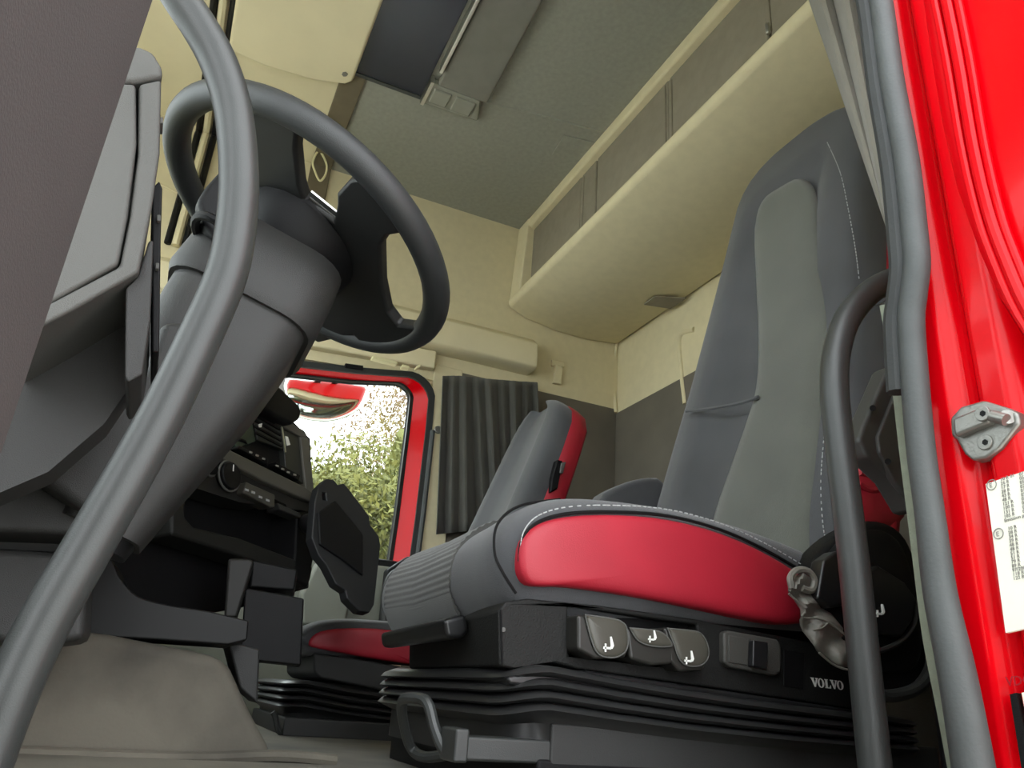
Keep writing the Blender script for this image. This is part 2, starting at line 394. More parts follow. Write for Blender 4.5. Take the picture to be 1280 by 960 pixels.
# ================================================================== DRIVER DOOR PILLAR (red) AND ITS FITTINGS
JY = -.62
sec = [(.452, -.66), (.452, -.64), (.450, -.622), (.440, -.622), (.430, -.632), (.418, -.632), (.410, -.622), (.385, -.620), (.376, -.626), (.366, -.640), (.340, -.645), (.30, -.645), (.22, -.645), (.22, -.80), (.452, -.80)]
bp_ = struct('trim_4', loft([[V((x+(.030*max(0, min(1, (.50-z)/.2)) if i in (0, 1, 2, len(sec)-1) else 0), y, z)) for i, (x, y) in enumerate(sec)] for z in (-.9, -.2, .2, .3, .4, .5, .8, 1.3)]), M_PAINT, 'glossy red painted door pillar of the truck cab', bevel=.004, seg=3)
# outer body side that swells out over the pillar
op = pyy([(1164, -60), (1168, 0), (1180, 80), (1197, 180), (1216, 262), (1236, 320), (1270, 395), (1330, 480), (1460, 480), (1460, -60)], -.655)
def shift(pts, v): return [V(p)+V(v) for p in pts]
obj('body_side', loft([op, shift(op, (-.004, .022, 0)), shift(op, (-.010, .034, .004)), shift(op, (-.022, .040, .012))]), M_PAINT, bp_)
for dx_, r_ in ((4, .0045), (20, .006), (34, .004)):
    rp_ = [PY(px_+dx_, py_, -.612) for px_, py_ in ((1150, -60), (1164, 0), (1180, 80), (1197, 180), (1216, 262), (1236, 320), (1270, 395), (1330, 480))]
    obj('pressed_rib', tube(cat(rp_, 5), r_, 10), M_PAINT, bp_)
for xs in ((.345, .24),):
    obj('pressed_rib', tube(cat([(xs[0]-.006, -.640, 1.1), (xs[0], -.640, .3), (xs[0]+.012, -.640, 0), (xs[0]+.02, -.640, -.5)]), .006, 8), M_PAINT, bp_)
# weather strip following the opening
sp = [(1088, -60), (1101, 0), (1115, 100), (1133, 200), (1143, 290), (1146, 330), (1142, 368), (1139, 400), (1143, 467), (1151, 560), (1162, 640), (1175, 740), (1196, 840), (1217, 960), (1228, 1030)]
path = cat([PY(a, b, JY+.022) for a, b in sp], 5)
ws = obj('weather_strip', tube(path, [.0122+.0045*max(0, min(1, (i-50)/20)) for i in range(len(path))], 12), M_SEAL)
fin(ws, 'grey rubber weather strip round the driver door opening', 'seal')
obj('inner_lip', tube([p+V((.017, .002, 0)) for p in path[:42]], .0105, 10), M_SEALD, ws)
# seat belt webbing
bl = cat([PY(a, b, -.632) for a, b in ((1108, 380), (1120, 450), (1133, 560), (1144, 646), (1152, 710), (1164, 800), (1182, 890), (1205, 1010))], 4)
fin(obj('seat_belt', loft([[p+V((.0062, .003, 0)), p+V((-.0062, -.003, 0)), p+V((-.0062, -.005, 0)), p+V((.0062, .001, 0))] for p in bl]), M_BELT), 'pale webbing seat belt running down beside the door pillar', 'seat belt')
pt = thing('pillar_trim', (.62, -.85, -.1), 'dark grey plastic trim plate at the belt anchor beside the driver seat', 'trim plate')
q = pxx([(1112, 455), (1124, 470), (1150, 640), (1140, 640), (1116, 600), (1084, 570), (1074, 548), (1080, 530)], .66)
obj('plate', prism(q, (.03, 0, 0)), mat('pillar_plate_grey', S(62, 62, 60), .5, .06, 8), pt, bevel=.006)
q2 = pxx([(1124, 480), (1150, 640), (1118, 600), (1100, 565), (1098, 545)], .655)
obj('plate_side', prism(q2, (.01, 0, 0)), MATS['pillar_plate_grey'], pt, bevel=.003)
for a, b in ((1091, 510), (1110, 577)):
    obj('hole_shade_disc', tube([PX(a, b, .652), PX(a, b, .66)], .004, 8), M_BLACK, pt)  # black discs paint the shade of the open bolt holes
obj('foot', box(.53, .66, -1.05, -.82, -.10, .20), M_BLACK, pt, bevel=.01)
# striker
st = thing('door_striker', PY(1230, 540, JY), 'cast metal door striker with pin and two screws on red pillar', 'door striker')
so = pyy([(1187, 522), (1200, 508), (1228, 500), (1258, 509), (1272, 515), (1274, 530), (1262, 545), (1250, 560), (1232, 573), (1215, 576), (1205, 568), (1195, 550), (1188, 545)], JY+.004)
obj('plate', prism(so, (0, -.014, 0)), M_METAL, st, bevel=.003, seg=3)
arm = pyy([(1190, 523), (1226, 508), (1236, 511), (1240, 519), (1236, 528), (1192, 546)], JY+.012)
obj('latch_arm', prism(arm, (0, -.012, 0)), M_METAL, st, bevel=.003, seg=3)
def disc(p, n, r, h, k=14):
    n = V(n).normalized(); a = n.orthogonal().normalized(); b = n.cross(a)
    return prism([V(p)+a*r*math.cos(2*math.pi*i/k)+b*r*math.sin(2*math.pi*i/k) for i in range(k)], n*h)
for a, b, d in ((1229, 517, .0125), (1232, 553, .004)):
    s_ = obj('screw', disc(PY(a, b, JY+d), (0, 1, 0), .0068, .002), M_METAL, st, bevel=.0006)
    obj('socket_shade_disc', disc(PY(a, b, JY+d+.0015), (0, 1, 0), .0026, .0012, 6), M_BLACK, s_)  # raised black disc paints the shade inside the screw head
obj('pin', tube([PY(1240, 520, JY+.010), PY(1258, 525, JY+.010)], .0052, 12), M_METAL, st)
obj('pin_head', disc(PY(1256, 524, JY+.004), (-.7, .5, 0), .0062, .006), M_METAL, st)
# certificate sticker
STY = JY+.0015
sk = thing('certificate_sticker', PY(1250, 700, STY), 'white approval sticker with columns of small print on red pillar', 'sticker')
sq = [PY(1232, 605, STY), PY(1332, 572, STY), PY(1352, 770, STY), PY(1257, 791, STY)]
obj('paper', prism(sq, (0, -.004, 0)), M_STICK, sk)
ax = (sq[1]-sq[0]).normalized(); ay = (sq[0]-sq[3]).normalized()
def onst(px_, py_): return PY(px_, py_, STY+.0004)
rows1 = ['10 R 01', '26 R', '17 R', '28 R', '43 R', '48 R', '121 R', '100 R', '131 R', '105 R', 'Emission p']
nums = ['07', '05', '05', '02', '01', '05', '02', '01', '00', '05']
for k, t in enumerate(rows1): text(t, .0040, onst(1250.5+.5*k, 601.5+5.15*k), ax, ay, M_INK, parent=sk, depth=.0003)
for k, t in enumerate(nums): text(t, .0040, onst(1274+.5*k, 595+5.15*k), ax, ay, M_INK, parent=sk, depth=.0003)
rows2 = ['10 R', '28 R', '34 R', '39 R', '48 R', '48 R', '51 R', '51 R', '79 R', '89 R', '97/2001', '118 RL', '122 R']
for k, t in enumerate(rows2): text(t, .0040, onst(1260+.55*k, 663+5.2*k), ax, ay, M_INK, parent=sk, depth=.0003)
for a, b in ((1239.5, 606), (1248, 667)):
    c = onst(a, b); circ = [c+ax*.0042*math.cos(i*math.pi/8)+ay*.0042*math.sin(i*math.pi/8) for i in range(16)]
    obj('approval_ring', tube(circ, .0004, 5, closed=True), M_INK, sk)
    text('E', .0055, c-ax*.0022-ay*.002, ax, ay, M_INK, parent=sk, depth=.0003)
M_DKTXT = mat('dark_red_print', S(150, 10, 24), .5, .02)
t = text('VDO', .010, PY(1258, 858, JY+.001), ax, ay, M_DKTXT); fin(t, 'small dark red stamped lettering under the white sticker', 'lettering')
lb = thing('warning_label', PY(1275, 900, JY), 'black and white label strip at lower edge of red pillar', 'label')
obj('black_band', prism(pyy([(1262, 868), (1270, 866), (1290, 965), (1278, 968)], JY+.002), (0, -.006, 0)), M_BLACK, lb)
obj('white_band', prism(pyy([(1277, 866), (1330, 855), (1350, 960), (1296, 965)], JY+.0015), (0, -.006, 0)), M_STICK, lb)

# ------------------------------------------------------------------ grab handles
hp = [(196, -50), (227, 0), (252, 38), (274, 80), (291, 135), (298, 200), (297, 265), (284, 340), (248, 425), (194, 535), (112, 680), (52, 785), (4, 890), (-40, 1010)]
lh = fin(obj('grab_handle', tube(cat(pxx(hp, .60), 6), .0165, 20), M_TUBE), 'long bent grey tubular grab handle in front of the steering wheel', 'grab handle')
rp = cat(pxx([(1180, 330), (1128, 345), (1092, 362), (1064, 391), (1049, 426), (1043, 475), (1049, 550), (1067, 700), (1083, 855), (1094, 960), (1105, 1060)], .57), 6)
fin(obj('grab_handle', tube(rp, .0150, 20), M_TUBE), 'grey tubular grab handle curving out of the door pillar beside the seat', 'grab handle')

# ------------------------------------------------------------------ open driver door at the left edge
dd = thing('driver_door', (.0, .15, -.35), 'open driver door with brown grey inner trim beside the dashboard end', 'door')
obj('inner_trim', box(-.60, .34, .063, .17, -.40, .43), M_DOORT, dd, bevel=.012, seg=3)
obj('outer_skin', box(-.62, .36, .17, .215, -.5, .44), M_PAINT, dd, bevel=.02)
obj('window_frame', join(box(-.62, -.56, .15, .20, .42, 1.1), box(.30, .36, .15, .20, .42, 1.1), box(-.62, .36, .15, .20, 1.06, 1.12)), M_BLACK, dd, bevel=.01)
obj('glass', box(-.57, .31, .172, .177, .42, 1.07), G_WIN, dd)

# ================================================================== ENGINE TUNNEL, DASHBOARD
tn = prism([(1.2, -.200, ZF-.005), (1.2, -.185, -.080), (1.2, -.150, -.035), (1.2, -.118, .012), (1.2, -.100, .028), (1.2, .05, .045), (1.2, .95, .06), (1.2, .95, ZF-.005)], (.50, .0, 0))
tun = obj('engine_tunnel', tn, M_DUST, bevel=.018, seg=3); fin(tun, 'dusty grey engine tunnel cover rising from floor under the dashboard', 'tunnel cover')
lipp = [PX(a, b, 1.19) for a, b in ((-60, 938), (120, 945), (250, 948), (345, 945), (420, 951))]
obj('tunnel_mat_lip', tube(cat(lipp, 4), .008, 8), M_DUST, tun)

db = thing('dashboard', (1.3, .3, -.1), 'wraparound black truck dashboard with radio stack angled to driver', 'dashboard')
TR, BR = PX(385, 540, 1.70), PX(392, 625, 1.70)
DX = V((1, -1, 0)).normalized()                       # along the stack, towards the passenger
DN = DX.cross((TR-BR)).normalized()
if DN.dot(FW) > 0: DN = -DN                            # towards the driver
def PD(px_, py_, d=0): return PP(px_, py_, TR+DN*d, DN)
def stack(pts, d, th, m, name, parent=None, bevel=.002, **k):
    return obj(name, prism([PD(a, b, d) for a, b in pts], -DN*th), m, parent or db, bevel=bevel, **k)
# dark carcass behind everything
stack([(388, 548), (392, 640), (386, 735), (300, 760), (60, 800), (40, 640), (180, 500), (310, 492), (345, 505)], -.07, .12, M_BLACK, 'dash_carcass')
obj('dash_core', box(.78, 2.57, .24, .98, .065, .36), M_BLACK, db, bevel=.03)
# radio bezel: four strips
M_BEZ = mat('bezel_grey', S(84, 82, 75), .5, .05, 10)
stack([(296, 492), (308, 496), (381, 538), (386, 547), (376, 546), (306, 506), (290, 500)], 0, .05, M_BEZ, 'bezel_strip', bevel=.003)
stack([(376, 545), (386, 547), (394, 622), (383, 612)], 0, .05, M_BEZ, 'bezel_strip', bevel=.003)
stack([(262, 547), (272, 548), (290, 563), (383, 609), (394, 622), (390, 628), (330, 602), (280, 575), (262, 562)], 0, .05, M_BEZ, 'bezel_strip', bevel=.004)
stack([(300, 498), (378, 543), (388, 618), (262, 556), (280, 520)], -.02, .04, M_BLACK, 'radio_backing')
M_UNIT = mat('radio_black', S(40, 42, 40), .35, .08, 20)
ra = stack([(286, 530), (312, 508), (320, 552), (296, 561)], -.008, .03, mat('tachograph_green', S(36, 52, 44), .35, .08, 20), 'radio_unit')
stack([(302, 527), (309, 530), (310, 535), (303, 533)], -.004, .004, mat('red_led', S(230, 20, 60), .4, .02, emit=((1, .03, .12, 1), 1.2)), 'indicator_light', bevel=0)
stack([(305, 506), (308, 508), (311, 518), (309, 518)], -.005, .004, M_CHROME, 'card_slot', bevel=0)
stack([(299, 546), (308, 550), (310, 555), (300, 551)], -.005, .004, M_BLACK, 'button')
rb = stack([(314, 509), (350, 530), (354, 562), (322, 550)], -.008, .03, M_UNIT, 'radio_unit')
for k in range(4):
    stack([(317+1.2*k, 515+8*k), (351+.8*k, 535+7*k), (351+.8*k, 538+7*k), (317+1.2*k, 518+8*k)], -.004, .004, M_BLACK, 'slot', bevel=.0008)
stack([(324, 530), (328, 529), (327, 534), (324, 534)], -.003, .002, M_WHITE, 'print_mark', bevel=0)
rcu = stack([(353, 533), (376, 546), (382, 606), (358, 592)], -.006, .03, M_UNIT, 'radio_unit')
stack([(357, 545), (360, 546), (363, 556), (359, 557)], -.002, .002, M_WHITE, 'print_mark', bevel=0)
stack([(352, 533), (353.5, 534), (358, 565), (356.5, 565)], -.002, .003, M_CHROME, 'unit_edge', bevel=0)
s1 = stack([(297, 560), (300, 557), (336, 574), (334, 582), (333, 580)], .004, .02, M_BLACK, 'switch_row')
s2 = stack([(343, 582), (345, 577), (376, 594), (374, 601)], .004, .02, M_BLACK, 'switch_row')
for a, b in ((314, 565), (322, 569), (330, 573), (347, 582), (354, 586), (361, 590), (369, 593)):
    stack([(a-1.5, b-1.2), (a+1.5, b-.2), (a+1.5, b+1.8), (a-1.5, b+.8)], .006, .002, mat('dim_print', S(150, 148, 140), .6), 'print_mark', bevel=0)
# pad over the stack
stack([(300, 480), (332, 474), (352, 484), (374, 505), (378, 514), (376, 524), (366, 531), (345, 521), (312, 500)], .02, .14, M_BLACK, 'top_pad', bevel=.012, seg=3)
# climate row
clp = stack([(225, 560), (262, 561), (300, 580), (345, 603), (394, 627), (396, 640), (345, 634), (300, 628), (250, 612), (225, 600)], -.012, .05, mat('climate_panel', S(38, 37, 35), .5, .06, 10, spec=.25), 'climate_panel', bevel=.004)
def dial(px_, py_, r, d=.006, m=M_BLACK):
    c = PD(px_, py_, d); a = DX; b = DN.cross(DX).normalized()
    kn = obj('dial', prism([c+a*r*math.cos(i*math.pi/10)+b*r*math.sin(i*math.pi/10) for i in range(20)], -DN*.02), m, db, bevel=.003)
    obj('dial_ring', tube([c-DN*.008+a*r*1.12*math.cos(i*math.pi/10)+b*r*1.12*math.sin(i*math.pi/10) for i in range(20)], .0022, 6, closed=True), M_DASH2, kn)
    obj('dial_mark', prism([c+DN*.001+a*x+b*y for x, y in ((-.001, .3*r), (.001, .3*r), (.001, .8*r), (-.001, .8*r))], -DN*.002), M_WHITE, kn)
dial(291, 594, .026); dial(246, 579, .022); dial(268, 585, .012)
ck = stack([(308, 602), (344, 618), (344, 634), (338, 634), (304, 616)], .004, .03, mat('switch_grey', S(70, 68, 62), .5, .06, 10), 'switch_block', bevel=.003)
for a, b in ((309, 612), (317, 615), (326, 621), (335, 625)):
    stack([(a-2, b-1.5), (a+2, b-.2), (a+2, b+2.4), (a-2, b+1)], .006, .002, M_STITCH, 'print_mark', bevel=0)
cut(clp, prism([PD(a_, b_, .02) for a_, b_ in ((347, 614), (374, 627), (376, 640), (348, 628))], -DN*.12))
stack([(347, 628), (376, 641), (377, 648), (350, 637)], .002, .03, M_DASH, 'cubby_lip', bevel=.003)
# open tray and its bar
stack([(215, 600), (233, 604), (232, 646), (242, 658), (300, 672), (352, 692), (392, 708), (388, 728), (350, 714), (290, 692), (215, 668)], -.005, .06, mat('tray_edge', S(32, 32, 30), .5, .06, 8, spec=.25), 'tray_bar', bevel=.006)
stack([(372, 640), (398, 636), (398, 668), (386, 735), (366, 722), (370, 690)], -.004, .08, M_BLACK, 'side_cheek', bevel=.006)
# lower consoles
obj('console_box', prism(pxx([(306, 738), (310, 735), (380, 748), (376, 832), (300, 824)], 1.42), (.12, -.02, 0)), M_BLACK, db, bevel=.004)
obj('console_box', prism(pxx([(316, 700), (372, 712), (368, 738), (312, 734)], 1.45), (.12, -.02, 0)), M_BLACK, db, bevel=.004)
obj('console_wing', prism(pxx([(285, 698), (312, 698), (318, 702), (296, 772), (280, 772)], 1.38), (.10, -.01, 0)), mat('wing_grey', S(32, 31, 29), .5, .08, 5, spec=.25), db, bevel=.008)
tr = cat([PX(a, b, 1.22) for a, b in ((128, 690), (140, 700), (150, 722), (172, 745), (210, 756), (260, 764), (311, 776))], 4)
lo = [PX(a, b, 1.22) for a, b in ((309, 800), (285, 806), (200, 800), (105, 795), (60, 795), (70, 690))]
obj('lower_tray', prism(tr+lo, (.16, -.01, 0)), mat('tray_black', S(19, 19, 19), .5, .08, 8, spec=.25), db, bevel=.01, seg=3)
obj('lower_duct', prism(pxx([(284, 800), (325, 812), (322, 880), (300, 860)], 1.34), (.1, 0, 0)), M_DASH, db, bevel=.004)
# knee panels at the left
obj('knee_panel', prism(pxx([(-60, 690), (-10, 684), (60, 688), (112, 690), (106, 800), (60, 806), (-60, 800)], 1.02), (.12, .0, 0)), M_DASH, db, bevel=.01)
obj('knee_panel', prism(pxx([(-60, 585), (20, 592), (38, 598), (80, 622), (104, 642), (90, 668), (-60, 662)], .98), (.12, .0, 0)), M_DASH, db, bevel=.008)
obj('knee_gap', prism(pxx([(-60, 655), (95, 660), (100, 700), (-60, 700)], 1.06), (.12, 0, 0)), M_DASH, db)
# end of the dashboard by the door
obj('end_panel', prism(pxx([(60, 40), (176, 57), (192, 64), (204, 84), (203, 96), (168, 102), (60, 100)], .70), (.16, .01, 0)), M_DASH2, db, bevel=.008, seg=3)
obj('end_panel', prism(pxx([(60, 100), (170, 104), (171, 180), (160, 270), (148, 330), (60, 380)], .70), (.16, .01, 0)), M_DASH2, db, bevel=.004)
obj('end_panel', prism(pxx([(174, 104), (202, 98), (200, 190), (190, 260), (182, 300), (174, 340), (90, 388), (20, 424), (20, 400), (150, 332), (163, 268), (173, 190)], .70), (.16, .01, 0)), M_DASH2, db, bevel=.004)
obj('end_backing', prism(pxx([(40, 60), (172, 70), (190, 90), (190, 180), (178, 280), (165, 335), (40, 400)], .74), (.10, .01, 0)), M_DASH2, db)
obj('end_pocket', prism(pxx([(-80, 400), (60, 398), (92, 380), (165, 340), (168, 475), (130, 530), (60, 590), (-80, 650)], .82), (.05, .0, 0)), M_DASH, db)
obj('pocket_frame', prism(pxx([(172, 345), (186, 300), (192, 300), (188, 400), (178, 468), (160, 478), (156, 470), (157, 360)], .71), (.12, .0, 0)), M_DASH, db, bevel=.004)
vt = pxx([(190, 235), (199, 225), (203, 235), (201, 300), (199, 440), (190, 440)], .74)
obj('end_slot', prism(vt, (.10, 0, 0)), M_BLACK, db, bevel=.002)
for a, b in ((198, 272), (196, 332), (196, 160), (201, 150)):
    obj('slot_clip', prism(pxx([(a-2, b-4), (a+3, b-4), (a+3, b+4), (a-2, b+4)], .735), (.02, 0, 0)), M_DASH2, db, bevel=.001)
# sloping cover from the dash end down to the column foot
obj('column_cover', prism(pxx([(36, 592), (100, 545), (160, 480), (178, 468), (202, 400), (250, 400), (240, 470), (160, 600), (108, 642), (80, 622)], .93), (.10, .0, 0)), M_DASH, db, bevel=.012, seg=3)

# ================================================================== STEERING COLUMN AND WHEEL
WC = V((1.08, -.091, .650)); WT_ = math.radians(26.7); WR = .237
E1 = V((1, 0, 0)); E2 = V((0, math.cos(WT_), math.sin(WT_))); WN = E1.cross(E2)
sc = thing('steering_column', (1.05, .12, .1), 'charcoal plastic steering column shroud below the steering wheel', 'steering column')
A = WC-WN*.085; B = PX(133, 660, 1.02)
AXc = (B-A).normalized()
sx = E1; sy = AXc.cross(sx).normalized()
def cring(t, hx, hy, r, dy=0, dx=0): return rrect(A+(B-A)*t+sy*dy+sx*dx, sx, sy, hx, hy, r, 5)
up_ = [cring(-.02, .098, .090, .05), cring(.0, .112, .100, .055), cring(.10, .118, .104, .055), cring(.24, .120, .106, .055), cring(.27, .114, .100, .05)]
obj('upper_shroud', loft(up_), M_DASH, sc, angle=50)
lo_ = [cring(.25, .108, .094, .045), cring(.34, .108, .092, .045), cring(.5, .10, .085, .04), cring(.7, .088, .070, .035), cring(.9, .066, .054, .03), cring(1.02, .056, .045, .025)]
obj('lower_shroud', loft(lo_), M_DASH, sc, angle=50)
obj('boot', loft([cring(1.0, .048, .04, .03), cring(1.06, .044, .036, .03)]), M_GLBLK, sc)
# stalk pocket ring and stalk
pk = PX(268, 296, .955)
obj('stalk_collar', tube([pk+E1*.04*math.cos(i*math.pi/9)+E2*.030*math.sin(i*math.pi/9) for i in range(18)], .006, 8, closed=True), M_BLACK, sc)
stq = pxx([(247, 250), (258, 232), (285, 202), (300, 205), (310, 260), (292, 292), (270, 300), (256, 280)], .945)
stk = obj('stalk', prism(stq, (.028, .004, 0)), M_BLACK, sc, bevel=.007, seg=3)
obj('stalk_lever', prism(pxx([(305, 150), (316, 160), (328, 190), (318, 196), (306, 180)], 1.05), (.016, 0, 0)), M_DASH2, sc, bevel=.003)

wh = thing('steering_wheel', tuple(WC), 'black leather truck steering wheel with four spokes seen from below', 'steering wheel')
obj('rim', tube([WC+E1*WR*math.cos(i*math.pi/36)+E2*WR*math.sin(i*math.pi/36) for i in range(72)],   .0205, 16, closed=True), M_WHEEL, wh)
def PW(px_, py_, d=0): return PP(px_, py_, WC+WN*d, WN)
hub = [(290, 235), (296, 170), (300, 118), (345, 118), (384, 140), (381, 178), (385, 222), (391, 241), (408, 252), (427, 266), (431, 246), (431, 232), (447, 214), (464, 212), (494, 252), (512, 281), (494, 284), (485, 297), (486, 345), (493, 380), (505, 396), (535, 400), (545, 412), (515, 428), (470, 428), (462, 424), (450, 409), (436, 412), (405, 420), (390, 405), (340, 330)]
obj('hub_and_spokes', prism([PW(a, b, .006) for a, b in hub], -WN*.021), mat('hub_plastic', S(32, 33, 33), .5, .06, 12, .25, 900), wh, bevel=.006, seg=3)
hb = []
for d, r in ((-.02, .105), (-.045, .10), (-.075, .085), (-.10, .07)):
    hb.append([WC+WN*d+E1*r*math.cos(i*math.pi/12)+E2*r*.95*math.sin(i*math.pi/12) for i in range(24)])
obj('hub_cover', loft(hb), M_BLACK, wh)
hb = []
for d, r in ((-.02, .10), (.0, .098), (.012, .08), (.016, .0001)):
    hb.append([WC+WN*d+E1*r*math.cos(i*math.pi/12)+E2*r*.95*math.sin(i*math.pi/12) for i in range(24)])
obj('airbag_cover', loft(hb), M_BLACK, wh)
obj('trim_strip', prism([PW(388, 243, -.01), PW(430, 276, -.01), PW(430, 270, -.01), PW(390, 238, -.01)], -WN*.003), M_CHROME, wh)
obj('switch_pad', prism([PW(392, 240, .004), PW(428, 268, .004), PW(430, 284, .004), PW(390, 252, .004)], -WN*.012), M_DASH2, wh, bevel=.002)

# ================================================================== TABLET HOLDER
th = thing('device_holder', PX(390, 660, 1.62), 'black mobile device in a holder arm beside the radio stack', 'device holder')
tn_ = V((-.86, -.42, .28)).normalized(); to = PX(430, 680, 1.60)
def PT(a, b, d=0): return PP(a, b, to+tn_*d, tn_)
dev = [(394, 625), (398, 608), (408, 598), (417, 599), (423, 606), (430, 604), (434, 608), (462, 645), (463, 656), (474, 670), (476, 682), (468, 756), (462, 766), (450, 764), (434, 748), (432, 738), (420, 730), (408, 706), (398, 694), (390, 672), (392, 650)]
dvc = obj('device', prism([PT(a, b) for a, b in dev], -tn_*.022), mat('device_black', S(30, 31, 33), .55, .08, 10), th, bevel=.004, seg=3)
cut(dvc, prism([PT(a, b, .02) for a, b in ((410.5, 611), (415, 611), (416, 621), (411.5, 620))], -tn_*.07))
obj('back_plate', prism([PT(a, b, .006) for a, b in ((398, 640), (420, 625), (455, 668), (455, 720), (430, 700), (400, 680))], -tn_*.008), M_BLACK, th, bevel=.004)
obj('ball_joint', tube([PX(384, 652, 1.64), PX(389, 656, 1.62), PX(396, 662, 1.60)], [.018, .022, .018], 12), M_GLBLK, th)
obj('arm', tube(cat([PX(396, 664, 1.60), PX(388, 656, 1.63), PX(374, 650, 1.68)], 4), .012, 10), M_BLACK, th)

# ================================================================== SEATS
def cushion_parts(root, cxm, hw, prof, mcl, mrib, red, redm, xside, rr=.045):
    """prof: closed (y, z) side outline"""
    P = cat([V((0, y, z)) for y, z in prof], 5, True)
    yc = sum(p.y for p in P)/len(P); zc = sum(p.z for p in P)/len(P)
    rings = []
    for t in (-1, -.985, -.95, -.9, -.82, -.7, -.5, -.25, 0, .25, .5, .7, .82, .9, .95, .985, 1):
        a = abs(t); t0 = .80
        i = rr*(1-math.sqrt(max(0, 1-((a-t0)/(1-t0))**2))) if a > t0 else 0
        dip = .016*max(0, 1-(a/.75)**2)
        ring = []
        for p in P:
            z = zc+(p.z-zc)*(1-i/.085); y = yc+(p.y-yc)*(1-i/.33)
            if p.z > zc: z -= dip*(p.z-zc)/.06 if p.z-zc < .06 else dip
            ring.append(V((cxm+hw*t, y, z)))
        rings.append(ring)
    c = obj('cushion', loft(rings), mcl, root, angle=60)
    return P
def rib_front(root, P, cxm, hw, sel, m, amp=.0008, n=70, off=.003):
    """ribbed cloth insert wrapped over the nose of the cushion"""
    yc = sum(p.y for p in P)/len(P); zc = sum(p.z for p in P)/len(P)
    S_ = cat(sel, 30)
    rings = []
    for k, p in enumerate(S_):
        nx = S_[min(k+1, len(S_)-1)]-S_[max(k-1, 0)]; nr = V((0, nx.z, -nx.y)).normalized()
        if nr.dot(V((0, p.y-yc, p.z-zc))) < 0: nr = -nr
        q = p+nr*(off+amp*math.cos(k*math.pi/3))
        rings.append([V((cxm+hw*t, q.y, q.z-.004*(1-abs(t)))) for t in (-1, -.5, 0, .5, 1)]+[V((cxm+hw*t, p.y, p.z-.012)) for t in (1, -1)])
    return obj('ribbed_insert', loft(rings), m, root, angle=60)
SXC, SHW = 1.075, .270
ds = thing('driver_seat', (SXC, -.65, -.10), 'large dark grey driver seat with bright red side panel and levers', 'seat')
PROF = [(-.400, .086), (-.366, .100), (-.346, .135), (-.352, .180), (-.388, .220), (-.45, .242), (-.55, .251), (-.65, .249), (-.75, .238), (-.85, .216), (-.92, .18), (-.91, .125), (-.84, .108), (-.6, .100)]
P = cushion_parts(ds, SXC, SHW, PROF, M_SEAT, M_SEATI, None, None, .80)
M_RIB = mat('ribbed_front_cloth', S(72, 72, 69), .9, .08, 10, .5, 700, sheen=.3)
rib_front(ds, P, SXC+.05, .155, [V((0, y, z)) for y, z in ((-.392, .088), (-.366, .100), (-.347, .135), (-.353, .180), (-.390, .217), (-.45, .236), (-.55, .240))], M_RIB)
redo = cat(pxx([(649, 702), (653, 676), (672, 656), (710, 646), (770, 644), (835, 650), (900, 667), (960, 694), (1012, 728), (1017, 745), (1010, 774), (985, 780), (940, 774), (870, 760), (790, 745), (710, 734), (668, 732), (654, 722)], .800), 3, True)
obj('side_panel', pillow(redo, (-1, 0, .0), .010, .03), M_RED, ds, angle=70)
pip = cat(pxx([(649, 702), (653, 674), (672, 653), (710, 642), (770, 640), (835, 645), (900, 662), (960, 689), (1016, 722)], .803), 5)
obj('side_seam', tube(pip, .0022, 6), M_BLACK, ds)
obj('stitching', dashes([p+V((-.0015, 0, .008)) for p in pip], .005, .0035, .0008), M_STITCH, ds)['kind'] = 'stuff'
sm = cat([PX(645, 742, .806), PX(628, 715, .81), PX(618, 690, .82), PX(622, 655, .83), PX(650, 632, .845), PX(700, 624, .86)], 5)
obj('front_seam', tube(sm, .0018, 6), M_BLACK, ds)
# ---- backrest
BS = .26
def by(z): return -.865-BS*(z-.2)
BN = V((0, 1, BS)).normalized()
BO = V((0, by(.2), .2))
def PB(px_, py_, d=0): return PP(px_, py_, BO+BN*d, BN)
def backrest(root, cxm, table, by, bn, depth=.13, bol=.03, m=M_SEAT, mred=M_RED, zroll=9, rc=.62, rh=.17, rx=.004):
    rings, red_r, shell = [], [], []
    for z, hw, hd in table:
        c = V((cxm, by(z), z)); ring = []
        for k in range(40):
            a = 2*math.pi*k/40; ca, sa = math.cos(a), math.sin(a)
            sx_ = math.copysign(abs(ca)**.55, ca); sd = math.copysign(abs(sa)**.6, sa)
            s = abs(sx_)
            if sa > 0: off = bol*max(max(0, min(1, (s-.38)/.2)), max(0, min(1, (z-zroll)/.05)))*min(1, sd*1.5)-hd*.40*(1-sd)-.004
            else: off = -hd*.40+hd*.5*sd
            ring.append(c+V((hw*sx_, 0, 0))+bn*off)
        rings.append(ring)
        rr = []
        for k in range(24):
            a = 2*math.pi*k/24; ca, sa = math.cos(a), math.sin(a)
            rr.append(c+V(((hw+rx)*math.copysign(abs(ca)**.3, ca), 0, 0))+bn*(-hd*rc+hd*rh*math.copysign(abs(sa)**.4, sa)))
        red_r.append(rr)
    o = obj('backrest', loft(rings), m, root, angle=70)
    r = obj('backrest_side', loft(red_r), mred, root, angle=60)
    return o
TB = [(.14, .24, .10), (.18, .262, .12), (.28, .272, .12), (.40, .270, .12), (.52, .257, .12), (.64, .241, .12), (.76, .231, .12), (.88, .222, .12), (1.0, .214, .12), (1.10, .210, .12), (1.16, .206, .118), (1.195, .193, .112), (1.216, .172, .10), (1.228, .145, .09), (1.233, .11, .07)]
TBX = []
for i in range(len(TB)-1):
    for k in range(2):
        t = k/2; TBX.append(tuple(TB[i][j]*(1-t)+TB[i+1][j]*t for j in range(3)))
TBX.append(TB[-1])
